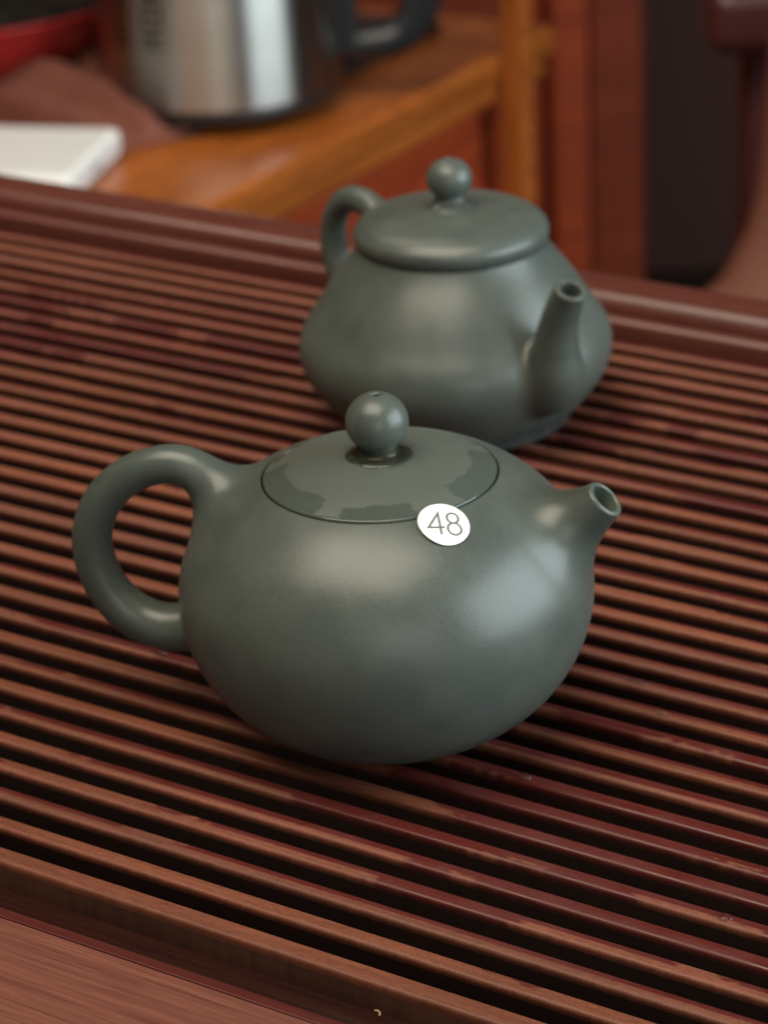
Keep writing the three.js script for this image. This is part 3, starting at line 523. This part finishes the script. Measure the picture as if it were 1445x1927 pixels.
{ // heating base and kettle
  const c = (u, m) => new THREE.Vector3().addScaledVector(U2, u).addScaledVector(M2, m);
  const p = c(1.013, -0.722), s = thing('warming_plate', 'black flat rectangular heating base under the steel kettle', 'hot plate', [p.x, TY, p.z]); s.rotation.y = uAng;
  part('casing', box(0.226, 0.008, 0.16, 0, 0.0042, 0, 0.003, 3), phys({ color: rgb(0.012, 0.012, 0.013), roughness: 0.35 }), s);
  part('glass_plate', box(0.21, 0.0012, 0.146, 0, 0.0089, 0, 0.0005), phys({ color: rgb(0.01, 0.01, 0.011), roughness: 0.12 }), s);
  const KY = TY + 0.0097, k = thing('kettle', 'brushed stainless steel kettle with a black handle and dark printed marks', 'kettle', [-0.089, KY, -1.141]);
  const kc = document.createElement('canvas'); kc.width = 2048; kc.height = 512; const q = kc.getContext('2d'); q.fillStyle = '#ffffff'; q.fillRect(0, 0, 2048, 512);
  const r = rng(91); for (let i = 0; i < 512; i++) { const v = 228 + Math.floor(27 * r()); q.fillStyle = `rgb(${v},${v},${v})`; q.fillRect(0, i, 2048, 1); }
  q.strokeStyle = '#3a342e'; q.lineWidth = 9; q.lineCap = 'round';
  const mark = (x, y) => { const L = (...a) => { q.beginPath(); q.moveTo(x + a[0], y + a[1]); for (let i = 2; i < a.length; i += 2) q.lineTo(x + a[i], y + a[i + 1]); q.stroke(); }; L(0, 20, 78, 20); L(38, 0, 38, 60); L(8, 52, 70, 52); L(10, 52, 10, 120); L(70, 52, 70, 120); L(10, 86, 70, 86); L(10, 120, 70, 120); L(0, 150, 80, 150); L(38, 120, 38, 180); L(5, 180, 75, 180); };
  for (const x of [1738, 1850]) { q.save(); q.translate(x, 300); q.scale(0.85, 0.5); mark(0, 0); q.restore(); }
  const km = new THREE.CanvasTexture(kc); km.colorSpace = THREE.SRGBColorSpace;
  k.scale.setScalar(1.15);
  const steel = phys({ color: rgb(0.5, 0.485, 0.45), map: km, metalness: 1, roughness: 0.34, anisotropy: 0.93, anisotropyRotation: Math.PI / 2 });
  const prof = [[0.0645, 0.006], [0.0668, 0.0075], [0.0672, 0.010], [0.0668, 0.03], [0.0655, 0.06], [0.0632, 0.10], [0.060, 0.14], [0.057, 0.165], [0.0545, 0.172], [0.0535, 0.173]];
  const bg = lathe(new THREE.SplineCurve(prof.map((a) => new THREE.Vector2(...a))).getPoints(60).map((a) => [a.x, a.y]), 128);
  { const P = bg.attributes.position.array, u = bg.attributes.uv.array; for (let i = 0; i < P.length / 3; i++) u[i * 2 + 1] = clamp(P[i * 3 + 1] / 0.175, 0, 1); }
  part('body', bg, steel, k);
  const black = phys({ color: rgb(0.014, 0.0145, 0.016), roughness: 0.35 });
  part('base_ring', lathe([[0.0001, 0], [0.064, 0], [0.0655, 0.001], [0.0658, 0.005], [0.0646, 0.0062]], 96), black, k);
  const lid = part('lid', lathe([[0.054, 0.1725], [0.0535, 0.176], [0.03, 0.183], [0.0001, 0.184]], 96), steel, k);
  part('knob', lathe([[0.008, 0.183], [0.007, 0.19], [0.012, 0.196], [0.012, 0.204], [0.0001, 0.206]], 48), black, lid);
  const hc = new THREE.CatmullRomCurve3([[0.062, 0.027], [0.082, 0.024], [0.100, 0.028], [0.112, 0.045], [0.1155, 0.08], [0.114, 0.12], [0.105, 0.148], [0.085, 0.158], [0.056, 0.157]].map((a) => new THREE.Vector3(a[0], a[1], 0)));
  const hg = new THREE.TubeGeometry(hc, 80, 0.0105, 18); hg.scale(1, 1, 1.15); part('handle', hg, black, k);
  part('handle_mount', box(0.018, 0.11, 0.026, 0.0672, 0.073, 0, 0.005, 3), black, k);
  const sp = new THREE.CatmullRomCurve3([[-0.06, 0.11], [-0.085, 0.13], [-0.105, 0.16]].map((a) => new THREE.Vector3(a[0], a[1], 0))); part('spout', new THREE.TubeGeometry(sp, 30, 0.012, 24), steel, k);
}
{ // white plastic box
  const t = thing('power_bank', 'flat white plastic box with rounded edges and a small grey port, behind the tray', 'plastic box', [-0.145 - 0.1 * 0.9717 - 0.049 * 0.26, TY, -1.045 - 0.1 * 0.236 + 0.049 * 0.965]);
  t.rotation.y = -Math.atan2(0.236, 0.9717);
  const white = phys({ color: rgb(0.82, 0.82, 0.8), roughness: 0.3 });
  part('casing', box(0.2, 0.018, 0.098, 0, 0.0091, 0, 0.0055, 5), white, t);
  part('port', box(0.0012, 0.005, 0.017, 0.0998, 0.0092, 0.004, 0.0005), std({ color: rgb(0.42, 0.42, 0.43), roughness: 0.5 }), t);
}
{ // folded tea towel
  const nx = 90, nz = 48, pos = [], uv = [], idx = [], a = makeNoise(101, 16, 16), b = makeNoise(102, 32, 32);
  const top = (u, v) => { const e = Math.pow(Math.abs(2 * u - 1), 3.4) + Math.pow(Math.abs(2 * v - 1), 3.2); const d = clamp(1 - e, 0, 1); return Math.pow(d, 0.4) * (0.036 - 0.02 * u + 0.007 * (a(u * 5, v * 3) - 0.4) + 0.008 * Math.sin(15 * v + 7 * u + 2 * a(u * 3, v * 3)) + 0.003 * (b(u * 14, v * 9) - 0.5)); };
  for (const side of [1, 0]) for (let i = 0; i <= nx; i++) for (let j = 0; j <= nz; j++) {
    const u = i / nx, v = j / nz, w = 0.16 * (1 - 0.62 * u * u);
    pos.push(-0.1 + 0.2 * u, side ? 0.0008 + top(u, v) : 0.0004, (v - 0.5) * w); uv.push(0.24 * u, v * w);
  }
  const S = (nx + 1) * (nz + 1);
  for (let i = 0; i < nx; i++) for (let j = 0; j < nz; j++) { const p = i * (nz + 1) + j, q = p + nz + 1; idx.push(p, p + 1, q + 1, p, q + 1, q, S + p, S + q + 1, S + p + 1, S + p, S + q, S + q + 1); }
  for (let i = 0; i < nx; i++) for (const j of [0, nz]) { const p = i * (nz + 1) + j, q = p + nz + 1; idx.push(p, q, S + q, p, S + q, S + p); }
  const g = new THREE.BufferGeometry(); g.setAttribute('position', new THREE.Float32BufferAttribute(pos, 3)); g.setAttribute('uv', new THREE.Float32BufferAttribute(uv, 2)); g.setIndex(idx); g.computeVertexNormals();
  const weave = texture(128, 128, (x, y) => { const v = 0.75 + 0.25 * Math.sin(x / 128 * 2 * Math.PI * 16) * Math.sin(y / 128 * 2 * Math.PI * 16); return [v, v, v]; }, true); weave.repeat.set(40, 40);
  const m = new THREE.Mesh(g, phys({ color: rgb(0.23, 0.072, 0.046), map: weave, roughness: 0.95, sheen: 0.15, sheenColor: rgb(0.3, 0.12, 0.08), sheenRoughness: 0.6 })); m.name = 'tea_towel'; m.castShadow = m.receiveShadow = true;
  m.position.set(-0.17, TY, -1.155); m.rotation.y = -Math.atan2(0.9, 0.4); scene.add(m);
  tag(m, 'reddish brown folded tea towel lying between the white box and the kettle', 'towel');
}
{ // red bowl of tea leaves
  const t = thing('tea_bowl', 'wide dark red lacquered bowl filled with dark tea leaves, cut by the upper left corner', 'bowl', [-0.262, TY, -1.24]);
  const red = phys({ color: rgb(0.42, 0.018, 0.02), roughness: 0.25, clearcoat: 0.5, clearcoatRoughness: 0.1 });
  part('bowl', lathe([[0.0001, 0.006], [0.05, 0.006], [0.055, 0.0], [0.062, 0.0], [0.064, 0.006], [0.085, 0.018], [0.105, 0.036], [0.117, 0.056], [0.1195, 0.058], [0.1205, 0.0565], [0.1185, 0.0535], [0.1085, 0.038], [0.09, 0.022], [0.06, 0.012], [0.0001, 0.011]].slice(0, 9).concat([[0.1185, 0.0592], [0.1165, 0.0585], [0.106, 0.042], [0.088, 0.024], [0.06, 0.013], [0.0001, 0.012]]), 128), red, t);
  const r = rng(111), leaves = []; const disc = lathe([[0.106, 0.0415], [0.09, 0.043], [0.05, 0.047], [0.0001, 0.049]], 64).toNonIndexed(); leaves.push(disc);
  for (let k = 0; k < 420; k++) { const a = r() * 6.283, q = Math.sqrt(r()) * 0.1, g = new THREE.BoxGeometry(0.012, 0.0016, 0.0025).toNonIndexed(); g.rotateZ((r() - 0.5) * 0.8); g.rotateY(r() * 6.3); g.translate(q * Math.cos(a), 0.049 - 0.07 * q * q * 10 + 0.001 * r(), q * Math.sin(a)); leaves.push(g); }
  const lf = part('tea_leaves', mergeGeometries(leaves), std({ color: rgb(0.022, 0.018, 0.015), roughness: 0.6 }), t); lf.userData.kind = 'stuff';
}

// ---------------------------------------------------------------- dark furniture behind
struct('floor', (() => { const g = new THREE.PlaneGeometry(8, 8); g.rotateX(-Math.PI / 2); g.translate(0, -0.752, -0.5); return g; })(), std({ color: rgb(0.03, 0.018, 0.013), roughness: 0.5 }));
struct('wall', new THREE.BoxGeometry(8, 3, 0.1).translate(0, 0.74, -2.42), std({ color: rgb(0.06, 0.019, 0.012), roughness: 0.8 }));
{
  const t = thing('cabinet', 'red-brown wooden cabinet with an upright stile, behind the table post', 'cabinet', [0, -0.752, -1.83]);
  part('carcass', metreUV(box(0.70, 0.86, 0.35, -0.098, 0.432, -0.19, 0.003)), brownWood, t);
  part('stile', metreUV(box(0.034, 0.86, 0.034, 0.1835, 0.432, 0.0, 0.006, 3)), redWood, t);
  part('stile', metreUV(box(0.022, 0.86, 0.012, 0.1505, 0.432, -0.009, 0.003)), redWood, t);
  part('door_panel', metreUV(box(0.046, 0.8, 0.008, 0.226, 0.43, -0.0105, 0.002)), brownWood, t);
}
{
  const t = thing('armchair', 'dark red polished wooden armchair with a curved arm at the right edge', 'chair', [0.36, -0.752, -1.36]);
  const wood = phys({ color: rgb(0.075, 0.022, 0.02), roughness: 0.3, clearcoat: 0.3 });
  part('post', box(0.11, 0.8, 0.04, -0.035, 0.4, 0, 0.012, 3), wood, t);
  part('top_rail', box(0.5, 0.05, 0.04, 0.13, 0.567, 0.045, 0.015, 3), wood, t);
  const arm = new THREE.CatmullRomCurve3([[-0.2, 0.32, 0.17], [-0.098, 0.382, 0.17], [-0.075, 0.417, 0.17], [-0.058, 0.465, 0.17], [-0.045, 0.6, 0.16]].map((a) => new THREE.Vector3(...a)));
  part('arm', new THREE.TubeGeometry(arm, 60, 0.045, 24), phys({ color: rgb(0.26, 0.115, 0.08), roughness: 0.25, clearcoat: 0.4 }), t);
  part('seat', box(0.5, 0.04, 0.5, 0.2, 0.25, 0.2, 0.01), wood, t);
  for (const [x, z] of [[0.4, 0.4], [0.4, 0.02], [0.02, 0.4]]) part('leg', box(0.045, 0.25, 0.045, x, 0.125, z, 0.006), wood, t);
}

renderer.render(scene, camera);
